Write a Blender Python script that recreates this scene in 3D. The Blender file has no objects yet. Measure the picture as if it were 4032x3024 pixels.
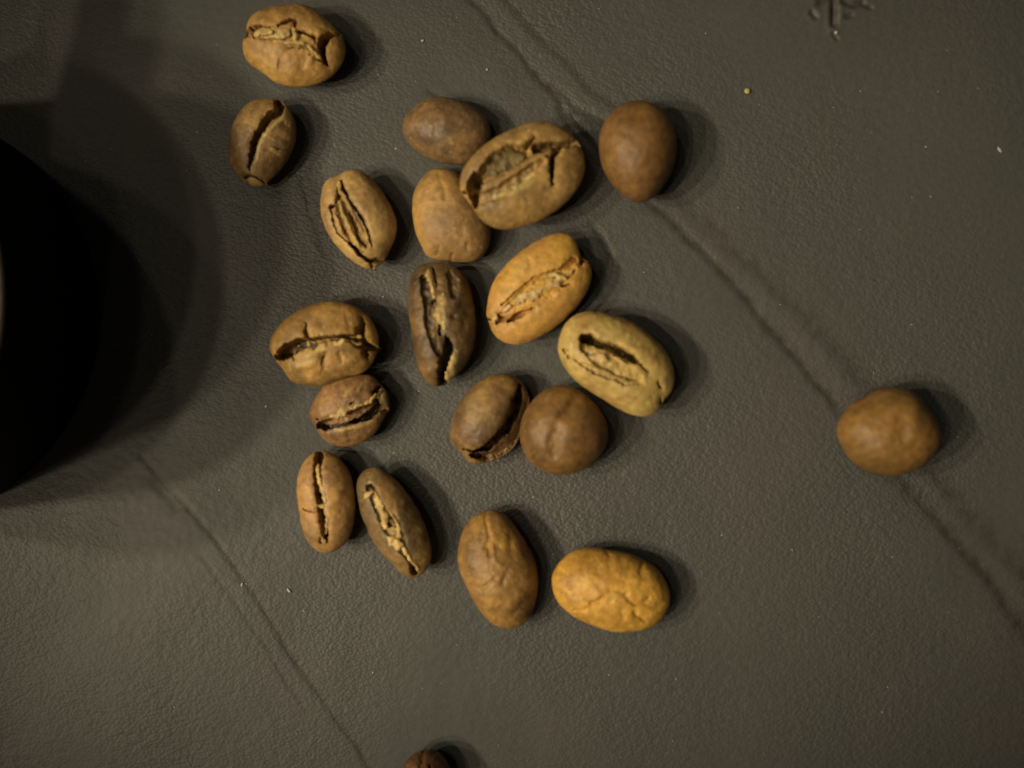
import bpy, math, random
import numpy as np
from mathutils import Vector, Matrix, Euler

C = bpy.context.scene.collection
SC = bpy.context.scene
R = math.radians

# ------------------------------------------------------------------ camera
CAM_D = 0.115                       # metres above the leather
TILT = R(3.0)                       # right-hand side a little nearer to the lens
cam_d = bpy.data.cameras.new('camera'); cam = bpy.data.objects.new('camera', cam_d); C.objects.link(cam)
cam_d.sensor_width = 36.0
cam_d.lens = 18.0 / (4032 * 0.0125 / (CAM_D * 1000))
cam_d.clip_start = 0.005; cam_d.clip_end = 20.0
cam.rotation_euler = (0, TILT, 0)
cam.location = (math.sin(TILT) * CAM_D, 0, math.cos(TILT) * CAM_D)
cam_d.dof.use_dof = True
cam_d.dof.focus_distance = 0.1165
cam_d.dof.aperture_fstop = cam_d.lens / 5.4
SC.camera = cam
CAM_M = Matrix.Translation(cam.location) @ cam.rotation_euler.to_matrix().to_4x4()
CAM_R = np.array(cam.rotation_euler.to_matrix()); CAM_P = np.array(cam.location)
FL = 2016 / (18.0 / cam_d.lens)     # focal length in photo pixels

def P(px, py, z=0.0):
    """photo pixel (4032 wide) -> point of the plane at height z (metres)."""
    px = np.asarray(px, float); py = np.asarray(py, float)
    d = np.stack([(px - 2016) / FL, -(py - 1512) / FL, -np.ones_like(px)], -1) @ CAM_R.T
    t = (z - CAM_P[2]) / d[..., 2]
    q = CAM_P + d * t[..., None]
    return q[..., :2]

# ------------------------------------------------------------------ world, lamps, exposure
w = bpy.data.worlds.new('World'); SC.world = w; w.use_nodes = True
bg = w.node_tree.nodes['Background']; bg.inputs[0].default_value = (0.95, 0.95, 0.85, 1); bg.inputs[1].default_value = 0.012
SC.view_settings.view_transform = 'Standard'; SC.view_settings.look = 'None'
SC.view_settings.exposure = 0.0; SC.view_settings.gamma = 1.0

WARM = (1.0, 0.83, 0.57)
def lamp(name, az, el, dist, power, radius, col=WARM, aim=(0.0, 0.0), cone=None):
    """small round bulb; az = direction FROM which light comes (deg, 0=+x, ccw), el = elevation; cone = beam angle, narrowed to shape the falloff."""
    l = bpy.data.lights.new(name, 'SPOT' if cone else 'POINT'); o = bpy.data.objects.new(name, l); C.objects.link(o)
    a, e = R(az), R(el)
    v = Vector((math.cos(a) * math.cos(e), math.sin(a) * math.cos(e), math.sin(e)))
    o.location = Vector((aim[0], aim[1], 0)) + v * dist
    if cone:
        l.spot_size = R(cone); l.spot_blend = 1.0; o.rotation_euler = v.to_track_quat('Z', 'Y').to_euler()
    l.energy = power; l.shadow_soft_size = radius; l.color = col
    return o
AIM = (0.005, 0.003)  # cone lamps have beams narrowed so the leather dims towards its edges
lamp('narrow_beam_lamp', 178, 43, 0.80, 9.0, 0.020, aim=AIM, cone=10.2)
lamp('narrow_beam_lamp', 192, 46, 0.80, 10.8, 0.020, aim=AIM, cone=10.2)
lamp('narrow_beam_lamp', 207, 50, 0.80, 6.4, 0.020, aim=AIM, cone=10.2)
lamp('narrow_beam_lamp', 196, 63, 0.80, 4.0, 0.018, aim=AIM, cone=10.2)
lamp('narrow_beam_lamp', 214, 66, 0.80, 2.0, 0.018, aim=AIM, cone=10.2)
lamp('ceiling_bulb', 134, 68, 0.90, 1.2, 0.020)
lamp('ceiling_bulb', 151, 56, 0.90, 1.1, 0.020)
lamp('ceiling_bulb', 190, 82, 0.90, 0.6, 0.020)
lamp('ceiling_bulb', 263, 38, 0.90, 0.5, 0.020)

# ------------------------------------------------------------------ small helpers
def tag(o, label=None, cat=None, group=None, kind=None):
    if label: o['label'] = label
    if cat: o['category'] = cat
    if group: o['group'] = group
    if kind: o['kind'] = kind
    return o

def mesh_obj(name, verts, faces, mat, parent=None, smooth=True, attrs=None):
    me = bpy.data.meshes.new(name)
    verts = np.asarray(verts, np.float32)
    faces = [np.asarray(f, np.int32) for f in faces if len(f)]
    nl = sum(f.size for f in faces); nf = sum(len(f) for f in faces)
    me.vertices.add(len(verts)); me.vertices.foreach_set('co', verts.ravel())
    me.loops.add(nl); me.polygons.add(nf)
    me.loops.foreach_set('vertex_index', np.concatenate([f.ravel() for f in faces]))
    starts = []; s = 0
    for f in faces:
        k = f.shape[1]; starts.append(s + np.arange(len(f)) * k); s += f.size
    me.polygons.foreach_set('loop_start', np.concatenate(starts).astype(np.int32))
    me.update(calc_edges=True)
    me.validate()
    me.polygons.foreach_set('use_smooth', np.full(len(me.polygons), smooth))
    if attrs:
        for k, v in attrs.items():
            a = me.attributes.new(k, 'FLOAT', 'POINT'); a.data.foreach_set('value', np.asarray(v, np.float32))
    me.materials.append(mat)
    o = bpy.data.objects.new(name, me); C.objects.link(o)
    if parent: o.parent = parent
    return o

# numpy value-gradient noise, 2-D
_rng = np.random.RandomState(7)
_perm = _rng.permutation(512); _perm = np.concatenate([_perm, _perm])
_g = _rng.rand(512) * 2 * np.pi; _gx, _gy = np.cos(_g), np.sin(_g)
def noise2(x, y):
    xi = np.floor(x).astype(int); yi = np.floor(y).astype(int); xf = x - xi; yf = y - yi
    u = xf * xf * xf * (xf * (xf * 6 - 15) + 10); v = yf * yf * yf * (yf * (yf * 6 - 15) + 10)
    def h(a, b): return _perm[(_perm[a & 511] + b) & 511]
    def gr(a, b, dx, dy):
        k = h(a, b); return _gx[k] * dx + _gy[k] * dy
    n0 = gr(xi, yi, xf, yf) * (1 - u) + gr(xi + 1, yi, xf - 1, yf) * u
    n1 = gr(xi, yi + 1, xf, yf - 1) * (1 - u) + gr(xi + 1, yi + 1, xf - 1, yf - 1) * u
    return (n0 * (1 - v) + n1 * v) * 1.5
def fbm(x, y, octv=4, gain=0.5):
    s = 0; a = 1; f = 1
    for i in range(octv):
        s = s + a * noise2(x * f + 17.3 * i, y * f - 9.1 * i); a *= gain; f *= 2.03
    return s

def smooth01(t):
    t = np.clip(t, 0, 1); return t * t * (3 - 2 * t)

def poly_dist(x, y, pts, wd):
    """distance from points to a polyline and the interpolated half width there."""
    best = np.full(x.shape, 1e9); bw = np.zeros(x.shape)
    if len(pts) == 1:
        d = np.hypot(x - pts[0][0], y - pts[0][1]); return d, np.full(x.shape, wd[0])
    for i in range(len(pts) - 1):
        ax, ay = pts[i]; bx, by = pts[i + 1]
        dx, dy = bx - ax, by - ay; L = dx * dx + dy * dy + 1e-18
        t = np.clip(((x - ax) * dx + (y - ay) * dy) / L, 0, 1)
        d = np.hypot(x - ax - t * dx, y - ay - t * dy)
        wv = wd[i] + (wd[i + 1] - wd[i]) * t
        m = (d - wv) < (best - bw)
        best = np.where(m, d, best); bw = np.where(m, wv, bw)
    return best, bw

# ------------------------------------------------------------------ materials
def nd(nt, typ, **kw):
    n = nt.nodes.new(typ)
    for k, v in kw.items():
        if k.startswith('i_'): n.inputs[k[2:].replace('_', ' ')].default_value = v
        else: setattr(n, k, v)
    return n
def new_mat(name):
    m = bpy.data.materials.new(name); m.use_nodes = True
    nt = m.node_tree; b = nt.nodes['Principled BSDF']; return m, nt, b
def ramp(nt, stops):
    r = nt.nodes.new('ShaderNodeValToRGB'); e = r.color_ramp.elements
    e[0].position, e[0].color = stops[0][0], (*stops[0][1], 1); e[1].position, e[1].color = stops[-1][0], (*stops[-1][1], 1)
    for p, c in stops[1:-1]:
        q = e.new(p); q.color = (*c, 1)
    return r
def lin(c): return tuple(((v / 255) / 12.92 if v / 255 <= 0.04045 else ((v / 255 + 0.055) / 1.055) ** 2.4) for v in c)
def alb(c, f=0.98):
    l = lin(c); g = (1.0, 0.96, 0.76); return tuple(min(0.8, l[i] * g[i] / (f * WARM[i])) for i in range(3))

def leather_mat():
    m, nt, b = new_mat('leather'); L = nt.links.new
    tc = nd(nt, 'ShaderNodeTexCoord'); co = tc.outputs['Object']
    n1 = nd(nt, 'ShaderNodeTexNoise'); n1.inputs['Scale'].default_value = 55; n1.inputs['Detail'].default_value = 3; L(co, n1.inputs['Vector'])
    r1 = ramp(nt, [(0.32, (0.058, 0.063, 0.060)), (0.5, (0.063, 0.065, 0.062)), (0.68, (0.069, 0.066, 0.065))]); L(n1.outputs['Fac'], r1.inputs['Fac'])
    # fine print/wear mottling
    n2 = nd(nt, 'ShaderNodeTexNoise'); n2.inputs['Scale'].default_value = 1900; n2.inputs['Detail'].default_value = 3; L(co, n2.inputs['Vector'])
    mr = nd(nt, 'ShaderNodeMapRange'); mr.inputs['To Min'].default_value = 0.80; mr.inputs['To Max'].default_value = 1.20; L(n2.outputs['Fac'], mr.inputs['Value'])
    mx = nd(nt, 'ShaderNodeVectorMath', operation='SCALE'); L(r1.outputs['Color'], mx.inputs[0]); L(mr.outputs['Result'], mx.inputs['Scale'])
    gr = nd(nt, 'ShaderNodeAttribute', attribute_name='crease_dark'); mg = nd(nt, 'ShaderNodeMix', data_type='RGBA'); L(gr.outputs['Fac'], mg.inputs[0]); L(mx.outputs['Vector'], mg.inputs[6]); mg.inputs[7].default_value = (0.030, 0.027, 0.022, 1)
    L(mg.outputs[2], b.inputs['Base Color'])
    b.inputs['Roughness'].default_value = 0.52
    b.inputs['Specular IOR Level'].default_value = 0.33
    # pebble grain: irregular cells, stretched a little, stronger where the hide is less worn
    mp = nd(nt, 'ShaderNodeMapping'); mp.inputs['Rotation'].default_value = (0, 0, R(-52)); mp.inputs['Scale'].default_value = (1.0, 1.3, 1.0); L(co, mp.inputs['Vector'])
    wn = nd(nt, 'ShaderNodeTexNoise'); wn.inputs['Scale'].default_value = 900; L(mp.outputs['Vector'], wn.inputs['Vector'])
    wsc = nd(nt, 'ShaderNodeVectorMath', operation='SCALE'); wsc.inputs['Scale'].default_value = 0.00045; L(wn.outputs['Color'], wsc.inputs[0])
    wad = nd(nt, 'ShaderNodeVectorMath', operation='ADD'); L(mp.outputs['Vector'], wad.inputs[0]); L(wsc.outputs['Vector'], wad.inputs[1])
    v = nd(nt, 'ShaderNodeTexVoronoi', feature='SMOOTH_F1'); v.inputs['Scale'].default_value = 2700; v.inputs['Smoothness'].default_value = 0.4; L(wad.outputs['Vector'], v.inputs['Vector'])
    v2 = nd(nt, 'ShaderNodeTexNoise'); v2.inputs['Scale'].default_value = 1500; v2.inputs['Detail'].default_value = 4; L(wad.outputs['Vector'], v2.inputs['Vector'])
    sub = nd(nt, 'ShaderNodeMath', operation='SUBTRACT'); L(v2.outputs['Fac'], sub.inputs[0]); L(v.outputs['Distance'], sub.inputs[1])
    big = nd(nt, 'ShaderNodeTexNoise'); big.inputs['Scale'].default_value = 38; big.inputs['Detail'].default_value = 2; L(co, big.inputs['Vector'])
    bm = nd(nt, 'ShaderNodeMapRange'); bm.inputs['From Min'].default_value = 0.35; bm.inputs['From Max'].default_value = 0.65; bm.inputs['To Min'].default_value = 0.08; bm.inputs['To Max'].default_value = 0.60; L(big.outputs['Fac'], bm.inputs['Value'])
    bp = nd(nt, 'ShaderNodeBump'); bp.inputs['Distance'].default_value = 0.00012; L(bm.outputs['Result'], bp.inputs['Strength']); L(sub.outputs['Value'], bp.inputs['Height'])
    L(bp.outputs['Normal'], b.inputs['Normal'])
    return m

def bean_mat(name, ca, cb, cc=None, seed=0.0, scale=260, rough=0.52, wr=0.35):
    """ca, cb, cc: display colours of the lit skin in the photograph, turned into albedo."""
    m, nt, b = new_mat(name); L = nt.links.new
    A, B = alb(ca), alb(cb); Cc = alb(cc) if cc else tuple((A[i] + B[i]) / 2 for i in range(3))
    tc = nd(nt, 'ShaderNodeTexCoord')
    mp = nd(nt, 'ShaderNodeMapping'); mp.inputs['Location'].default_value = (seed * 1.7, seed * 0.9, seed); L(tc.outputs['Object'], mp.inputs['Vector'])
    co = mp.outputs['Vector']
    n1 = nd(nt, 'ShaderNodeTexNoise'); n1.inputs['Scale'].default_value = scale; n1.inputs['Detail'].default_value = 4; n1.inputs['Roughness'].default_value = 0.55; n1.inputs['Distortion'].default_value = 0.5; L(co, n1.inputs['Vector'])
    r1 = ramp(nt, [(0.34, B), (0.5, Cc), (0.64, A)]); L(n1.outputs['Fac'], r1.inputs['Fac'])
    # darker roast specks
    n2 = nd(nt, 'ShaderNodeTexNoise'); n2.inputs['Scale'].default_value = 1500; n2.inputs['Detail'].default_value = 4; L(co, n2.inputs['Vector'])
    mr = nd(nt, 'ShaderNodeMapRange'); mr.inputs['From Min'].default_value = 0.3; mr.inputs['From Max'].default_value = 0.7; mr.inputs['To Min'].default_value = 0.74; mr.inputs['To Max'].default_value = 1.22; L(n2.outputs['Fac'], mr.inputs['Value'])
    mx = nd(nt, 'ShaderNodeVectorMath', operation='SCALE'); L(r1.outputs['Color'], mx.inputs[0]); L(mr.outputs['Result'], mx.inputs['Scale'])
    vf = nd(nt, 'ShaderNodeTexNoise'); vf.inputs['Scale'].default_value = 2600; vf.inputs['Detail'].default_value = 3; L(co, vf.inputs['Vector'])
    vm = nd(nt, 'ShaderNodeMapRange'); vm.inputs['From Min'].default_value = 0.60; vm.inputs['From Max'].default_value = 0.72; vm.inputs['To Max'].default_value = 0.40; L(vf.outputs['Fac'], vm.inputs['Value'])
    mf = nd(nt, 'ShaderNodeMix', data_type='RGBA'); L(vm.outputs['Result'], mf.inputs[0]); L(mx.outputs['Vector'], mf.inputs[6]); mf.inputs[7].default_value = (*[min(0.7, v * 1.7 + 0.01) for v in A], 1)
    # chaff dust left on the skin (attribute) and roasted patches plus shade painted into the clefts (attribute)
    at = nd(nt, 'ShaderNodeAttribute', attribute_name='chaff'); ad = nd(nt, 'ShaderNodeAttribute', attribute_name='roast_and_shade')
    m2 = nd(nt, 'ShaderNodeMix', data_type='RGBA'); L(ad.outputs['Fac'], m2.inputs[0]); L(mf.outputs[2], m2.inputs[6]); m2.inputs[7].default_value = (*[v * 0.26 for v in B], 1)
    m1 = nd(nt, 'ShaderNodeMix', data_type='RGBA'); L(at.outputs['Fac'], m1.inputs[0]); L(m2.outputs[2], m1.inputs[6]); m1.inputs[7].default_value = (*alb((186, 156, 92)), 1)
    L(m1.outputs[2], b.inputs['Base Color'])
    b.inputs['Roughness'].default_value = rough; b.inputs['Specular IOR Level'].default_value = 0.34
    b.inputs['Subsurface Weight'].default_value = 0.0
    n3 = nd(nt, 'ShaderNodeTexNoise'); n3.inputs['Scale'].default_value = 900; n3.inputs['Detail'].default_value = 6; n3.inputs['Roughness'].default_value = 0.62; L(co, n3.inputs['Vector'])
    bp = nd(nt, 'ShaderNodeBump'); bp.inputs['Distance'].default_value = 0.00022; bp.inputs['Strength'].default_value = wr; L(n3.outputs['Fac'], bp.inputs['Height'])
    L(bp.outputs['Normal'], b.inputs['Normal'])
    return m

def chaff_mat(name, col, col2):
    m, nt, b = new_mat(name); L = nt.links.new
    tc = nd(nt, 'ShaderNodeTexCoord'); co = tc.outputs['Object']
    n1 = nd(nt, 'ShaderNodeTexNoise'); n1.inputs['Scale'].default_value = 1300; n1.inputs['Detail'].default_value = 4; L(co, n1.inputs['Vector'])
    r1 = ramp(nt, [(0.34, alb(col2)), (0.66, alb(col))]); L(n1.outputs['Fac'], r1.inputs['Fac']); L(r1.outputs['Color'], b.inputs['Base Color'])
    b.inputs['Roughness'].default_value = 0.5; b.inputs['Specular IOR Level'].default_value = 0.4
    bp = nd(nt, 'ShaderNodeBump'); bp.inputs['Distance'].default_value = 0.0002; bp.inputs['Strength'].default_value = 0.6; L(n1.outputs['Fac'], bp.inputs['Height']); L(bp.outputs['Normal'], b.inputs['Normal'])
    return m
CHAFF = chaff_mat('pale_silverskin', (216, 178, 106), (160, 122, 64))
CHAFF_TAN = chaff_mat('tan_silverskin', (200, 160, 100), (150, 114, 66))
CHAFF_GREEN = chaff_mat('olive_silverskin', (124, 102, 56), (78, 62, 30))
CH = {'y': chaff_mat('greenish_silverskin', (186, 158, 88), (140, 114, 58)), 'p': CHAFF, 't': CHAFF_TAN, 'g': CHAFF_GREEN}

# ------------------------------------------------------------------ leather surface
def build_leather():
    def axis(lo, hi, step, ext):
        a = list(np.arange(lo, hi + step / 2, step)); out = []; s = step
        v = hi
        while v < ext:
            s *= 1.35; v += s; out.append(v)
        left = []; s = step; v = lo
        while v > -ext:
            s *= 1.35; v -= s; left.append(v)
        return np.array(left[::-1] + a + out)
    X = axis(-0.058, 0.056, 0.00017, 0.5); Y = axis(-0.044, 0.044, 0.00017, 0.5)
    gx, gy = np.meshgrid(X, Y); x = gx.ravel(); y = gy.ravel(); z = np.zeros_like(x)
    inner = (np.abs(x) < 0.07) & (np.abs(y) < 0.06)
    xs, ys = x[inner], y[inner]; zz = np.zeros_like(xs); crease_tone = np.zeros_like(xs)
    def crease(pts, wpx, depth, wob=1.2, fr=260., rim=0.12, dk=0.6, dw=1.7):
        q = P([p[0] for p in pts], [p[1] for p in pts]); wdt = [w_ * 0.000025 for w_ in wpx]
        wx = xs + noise2(xs * fr, ys * fr) * 0.00025 * wob + noise2(xs * 1400, ys * 1400) * 0.00005 * wob
        wy = ys + noise2(xs * fr + 50, ys * fr) * 0.00025 * wob + noise2(xs * 1400, ys * 1400 + 9) * 0.00005 * wob
        d, ww = poly_dist(wx, wy, q.tolist(), wdt)
        zz[:] -= depth * np.exp(-(d / ww) ** 2)
        crease_tone[:] = np.maximum(crease_tone, min(1, depth / 0.00008) * dk * np.exp(-(d / (ww * dw)) ** 2) * (0.75 + 0.5 * noise2(xs * 900, ys * 900)))
        zz[:] += depth * rim * np.exp(-((d - ww * 2.1) / ww) ** 2)
    # long double fold across the leather, photo pixels
    A = [(1780, -80), (1850, -5), (1915, 55), (1960, 125), (2040, 200), (2105, 275), (2170, 350), (2235, 440), (2330, 540), (2500, 740), (2680, 900), (2800, 1020), (2960, 1200), (3120, 1390), (3290, 1600), (3560, 1900), (3760, 2120), (3900, 2290), (4040, 2480), (4300, 2820)]
    B = [(1930, -80), (2010, 5), (2060, 75), (2150, 160), (2240, 260), (2320, 350), (2440, 430), (2640, 740), (2860, 950), (3060, 1130), (3240, 1310), (3400, 1500), (3700, 1880), (3860, 2080), (4040, 2260), (4300, 2600)]
    crease(A, [13] * 9 + [17] * 6 + [24] * 5, 0.00008, wob=1.1, rim=0.02, dk=0.95, dw=1.25)
    crease(B, [20] * 7 + [34] * 9, 0.00006, wob=1.1, rim=0.02, dk=0.85, dw=1.25)
    # soft valley between the two folds
    q = P([p[0] for p in A], [p[1] for p in A]); d, ww = poly_dist(xs, ys, q.tolist(), [0.0020] * len(A)); zz -= 0.00012 * np.exp(-(d / 0.0022) ** 2)
    C1 = [(560, 1800), (700, 1960), (830, 2100), (950, 2265), (1010, 2350), (1070, 2440), (1130, 2560), (1220, 2680), (1310, 2810), (1400, 2930), (1460, 3040), (1600, 3250)]
    C2 = [(800, 2200), (960, 2420), (1030, 2520), (1090, 2610), (1140, 2700), (1200, 2800)]
    crease(C1, [12] * 12, 0.00006, wob=0.6, rim=0.05, dk=0.95); crease(C2, [9] * 6, 0.00003, wob=0.9, rim=0.05, dk=0.9)
    crease([(620, 1900), (690, 1990)], [34, 24], 0.00010, rim=0.0, dk=0.3)
    # fine wrinkling radiating between the beans
    for pts, wv, dp in [([(1120, 60), (1250, 130), (1330, 260)], 12, 5e-5), ([(1700, 360), (1820, 420), (1900, 480)], 12, 6e-5), ([(2180, 330), (2270, 420), (2380, 480)], 14, 8e-5), ([(2200, 420), (2260, 520), (2330, 620)], 12, 7e-5),
                        ([(1180, 700), (1250, 900), (1270, 1000)], 12, 5e-5), ([(2330, 880), (2400, 1000), (2370, 1150)], 14, 6e-5)]:
        crease(pts, [wv] * len(pts), dp)
    # embossed mark at the top edge, seen only by its lower end
    def stroke(pts, wv, dp, rim=0.15): crease(pts, [wv] * len(pts), dp, wob=0.5, rim=rim, dk=1.0, dw=1.1)
    ox, oy, s = 3000, 0, 2212 / 700
    em = lambda pts: [(ox + a / s, oy + b_ / s) for a, b_ in pts]
    stroke(em([(905, -260), (900, 0), (900, 110), (895, 230), (895, 300)]), 11, 0.00034)
    stroke(em([(880, 420), (935, 500)]), 6, 0.00016); stroke(em([(620, 150), (680, 215)]), 8, 0.0002)
    stroke(em([(720, 40), (800, 0), (900, -60)]), 12, 0.00018); stroke(em([(1000, 0), (1130, 60), (1230, 20)]), 12, 0.00022)
    stroke(em([(1060, 200), (1110, 190)]), 9, 0.00018); stroke(em([(1260, 50), (1350, 100)]), 8, 0.00018)
    stroke(em([(640, -120), (740, -40)]), 12, 0.0002); stroke(em([(1300, -150), (1150, -60)]), 12, 0.0002)
    for a, b_ in ((710, 130), (980, 170), (1140, 110), (925, 400)):
        q = P(ox + a / s, oy + b_ / s); zz += 0.00006 * np.exp(-(((xs - q[0]) ** 2 + (ys - q[1]) ** 2) / 0.00028 ** 2))
    # gentle unevenness of the hide + geometric pebble grain
    zz += 0.00009 * fbm(xs * 70, ys * 70, 3)
    zz += 0.000022 * noise2(xs * 1100, ys * 1300) * (0.4 + 0.6 * smooth01(0.5 + fbm(xs * 40 + 3, ys * 40)))
    z[inner] = zz; dd = np.zeros_like(x); dd[inner] = np.clip(crease_tone, 0, 1)
    nx, ny = len(X), len(Y)
    i = np.arange(nx - 1); j = np.arange(ny - 1); ii, jj = np.meshgrid(i, j); a = (jj * nx + ii).ravel()
    f = np.stack([a, a + 1, a + nx + 1, a + nx], -1)
    o = mesh_obj('leather_surface', np.stack([x, y, z], -1), [f], leather_mat(), attrs={'crease_dark': dd})
    tag(o, 'dark grey grained leather with long diagonal folds under the coffee beans', kind='structure')
build_leather()

# ------------------------------------------------------------------ coffee beans
MM = 0.001
def bean(z0, outline, label, ca, cb, cc=None, up='flat', H=4.6, ze=None, tilt=(0, 0), lift=0.0, carve=(), chaff=(), roast_and_shade=(), flakes=(), bumps=0.10, bumpf=420, seed=1,
         scale=260, rough=0.43, wr=0.78, detail=True, pw=None, name='coffee_bean'):
    """z0=(ox,oy,s): zoom window the tracing was made in. H height mm. tilt=(dz/dx, dz/dy)."""
    ox, oy, s = z0; rs = np.random.RandomState(seed)
    tp = lambda pts: ([ox + p[0] / s for p in pts], [oy + p[1] / s for p in pts])
    H = H * MM
    if ze is None: ze = H * (0.60 if up == 'flat' else 0.42)
    else: ze = ze * MM
    zc = ze + lift * MM
    px, py = tp(outline); q = P(px, py, zc)
    # closed smooth outline as a radius function about the centroid
    cx, cy = q[:, 0].mean(), q[:, 1].mean()
    cx = (q[:, 0].max() + q[:, 0].min()) / 2; cy = (q[:, 1].max() + q[:, 1].min()) / 2
    th = np.arctan2(q[:, 1] - cy, q[:, 0] - cx); rr = np.hypot(q[:, 0] - cx, q[:, 1] - cy)
    o_ = np.argsort(th); th, rr = th[o_], rr[o_]
    NT = 360 if detail else 150; NRt = 110 if detail else 46; NRb = 22
    T = np.linspace(-np.pi, np.pi, NT, endpoint=False)
    Rt = np.interp(T, np.concatenate([th - 2 * np.pi, th, th + 2 * np.pi]), np.tile(rr, 3))
    k = np.exp(-0.5 * (np.arange(-12, 13) / (3.2 if detail else 2.2)) ** 2); k /= k.sum()
    Rt = np.convolve(np.concatenate([Rt[-12:], Rt, Rt[:12]]), k, 'valid')
    wpx = lambda wv: wv / s * 0.000025 * (CAM_D - zc) / CAM_D
    def feat(pts):
        X_, Y_ = tp(pts); return P(X_, Y_, zc + (H - ze) * 0.85)
    pt_, qt_ = (pw or ((2.6, 1.55) if up == 'flat' else (2.0, 2.0)))
    pb_, qb_ = (2.0, 1.8) if up == 'flat' else (2.6, 1.5)
    def top(x, y, r01):
        z = zc + (H - ze) * (1 - np.clip(r01, 0, 1) ** pt_) ** (1 / qt_)
        fade = np.clip((1 - r01) * 6, 0, 1)
        z = z + bumps * MM * fbm(x * bumpf + seed * 3.1, y * bumpf - seed * 1.7, 4) * (0.25 + 0.75 * fade)
        # jitter so that torn edges are not clean curves
        jx = x + (noise2(x * 1500 + seed, y * 1500) * 0.00010 + noise2(x * 3600, y * 3600 + seed) * 0.00007)
        jy = y + (noise2(x * 1500, y * 1500 + seed + 31) * 0.00010 + noise2(x * 3600 + 7, y * 3600) * 0.00007)
        cut = np.zeros_like(x); soft = np.zeros_like(x)
        for kind, pts, wd, dep in carve:
            f = feat(pts).tolist(); ww = [wpx(v) for v in wd]
            d, w_ = poly_dist(jx, jy, f, ww)
            if kind == 'cut':       # steep torn groove, with softly rounded shoulders
                cut = np.maximum(cut, 1.35 * dep * MM * smooth01((w_ * 1.30 - d) / (w_ * 0.38 + 0.00003)))
                soft = np.maximum(soft, min(dep, 1.0) * 0.13 * MM * np.exp(-(np.maximum(d - w_, 0) / (0.00030)) ** 2))
            elif kind == 'dip':     # soft hollow (negative: swelling)
                z = z - dep * MM * np.exp(-(d / (w_ + 1e-9)) ** 2)
            elif kind == 'sink':    # flat floored hollow
                cut = np.maximum(cut, dep * MM * smooth01((w_ * 1.25 - d) / (w_ * 0.6)))
            elif kind == 'rib':
                cut = cut - dep * MM * np.exp(-(d / (w_ + 1e-9)) ** 2)
        deep = np.clip(cut / (0.5 * MM), 0, 1)
        z = z - cut - soft + 0.10 * MM * deep * noise2(x * 2100, y * 2100 + seed)
        return z
    phi = np.linspace(0, np.pi / 2, NRt + 1)[1:]; rt = np.sin(phi)
    phb = np.linspace(np.pi / 2, 0, NRb + 1)[1:-1]; rb = np.sin(phb)
    ang = T[None, :]
    X = cx + rt[:, None] * Rt[None, :] * np.cos(ang); Y = cy + rt[:, None] * Rt[None, :] * np.sin(ang)
    R01 = np.repeat(rt[:, None], NT, 1)
    Zt = top(X.ravel(), Y.ravel(), R01.ravel()).reshape(X.shape)
    Xb = cx + rb[:, None] * Rt[None, :] * np.cos(ang); Yb = cy + rb[:, None] * Rt[None, :] * np.sin(ang)
    Zb = zc - ze * (1 - np.repeat(rb[:, None], NT, 1) ** pb_) ** (1 / qb_)
    zctr = top(np.array([cx]), np.array([cy]), np.array([0.0]))
    vx = np.concatenate([[cx], X.ravel(), Xb.ravel(), [cx]]); vy = np.concatenate([[cy], Y.ravel(), Yb.ravel(), [cy]])
    vz = np.concatenate([zctr, Zt.ravel(), Zb.ravel(), [zc - ze]])
    # keep the torn top above the belly skin
    r01 = np.concatenate([[0], R01.ravel(), np.repeat(rb, NT), [0]])
    belly = zc - ze * (1 - r01 ** pb_) ** (1 / qb_)
    isT = np.arange(len(vx)) < 1 + NRt * NT
    inner = isT & (r01 < 0.999)
    vz = np.where(inner, np.maximum(vz, belly + 0.12 * MM * np.clip((1 - r01) * 20, 0, 1)), vz)
    tz = tilt[0] * (vx - cx) + tilt[1] * (vy - cy); vz = vz + tz
    dz = 0.0
    if lift == 0: dz = -vz.min() - 0.02 * MM
    vz = vz + dz
    # attributes
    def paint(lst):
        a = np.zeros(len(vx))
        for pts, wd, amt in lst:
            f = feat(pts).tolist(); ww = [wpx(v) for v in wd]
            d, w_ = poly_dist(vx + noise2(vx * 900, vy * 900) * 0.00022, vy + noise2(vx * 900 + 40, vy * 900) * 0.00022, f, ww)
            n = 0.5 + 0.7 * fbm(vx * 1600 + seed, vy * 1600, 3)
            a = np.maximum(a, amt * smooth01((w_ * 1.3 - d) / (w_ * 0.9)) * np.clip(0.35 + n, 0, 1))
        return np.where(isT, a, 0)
    attrs = {'chaff': paint(chaff), 'roast_and_shade': paint(roast_and_shade)}
    # faces
    NA = NRt + len(rb); idx = 1 + np.arange(NA * NT).reshape(NA, NT)
    nxt = np.roll(idx, -1, 1)
    quads = np.stack([idx[:-1], idx[1:], nxt[1:], nxt[:-1]], -1).reshape(-1, 4)
    t0 = np.stack([np.zeros(NT, int), idx[0], nxt[0]], -1); last = len(vx) - 1
    t1 = np.stack([idx[-1], np.full(NT, last), nxt[-1]], -1)
    base = np.array([cx, cy, lift * MM])
    V = np.stack([vx, vy, vz], -1) - base
    mat = bean_mat('roasted_skin_%s' % seed, ca, cb, cc, seed=seed * 0.013, scale=scale, rough=rough, wr=wr)
    has = bool(flakes)
    if has:
        root = bpy.data.objects.new(name, None); root.empty_display_size = 0.003; C.objects.link(root); root.location = base
        body = mesh_obj('bean_body', V, [quads, t0, t1], mat, root, attrs=attrs)
    else:
        root = mesh_obj(name, V, [quads, t0, t1], mat, attrs=attrs); root.location = base
    tag(root, label, 'coffee bean', 'roasted coffee beans scattered on the leather')
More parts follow.
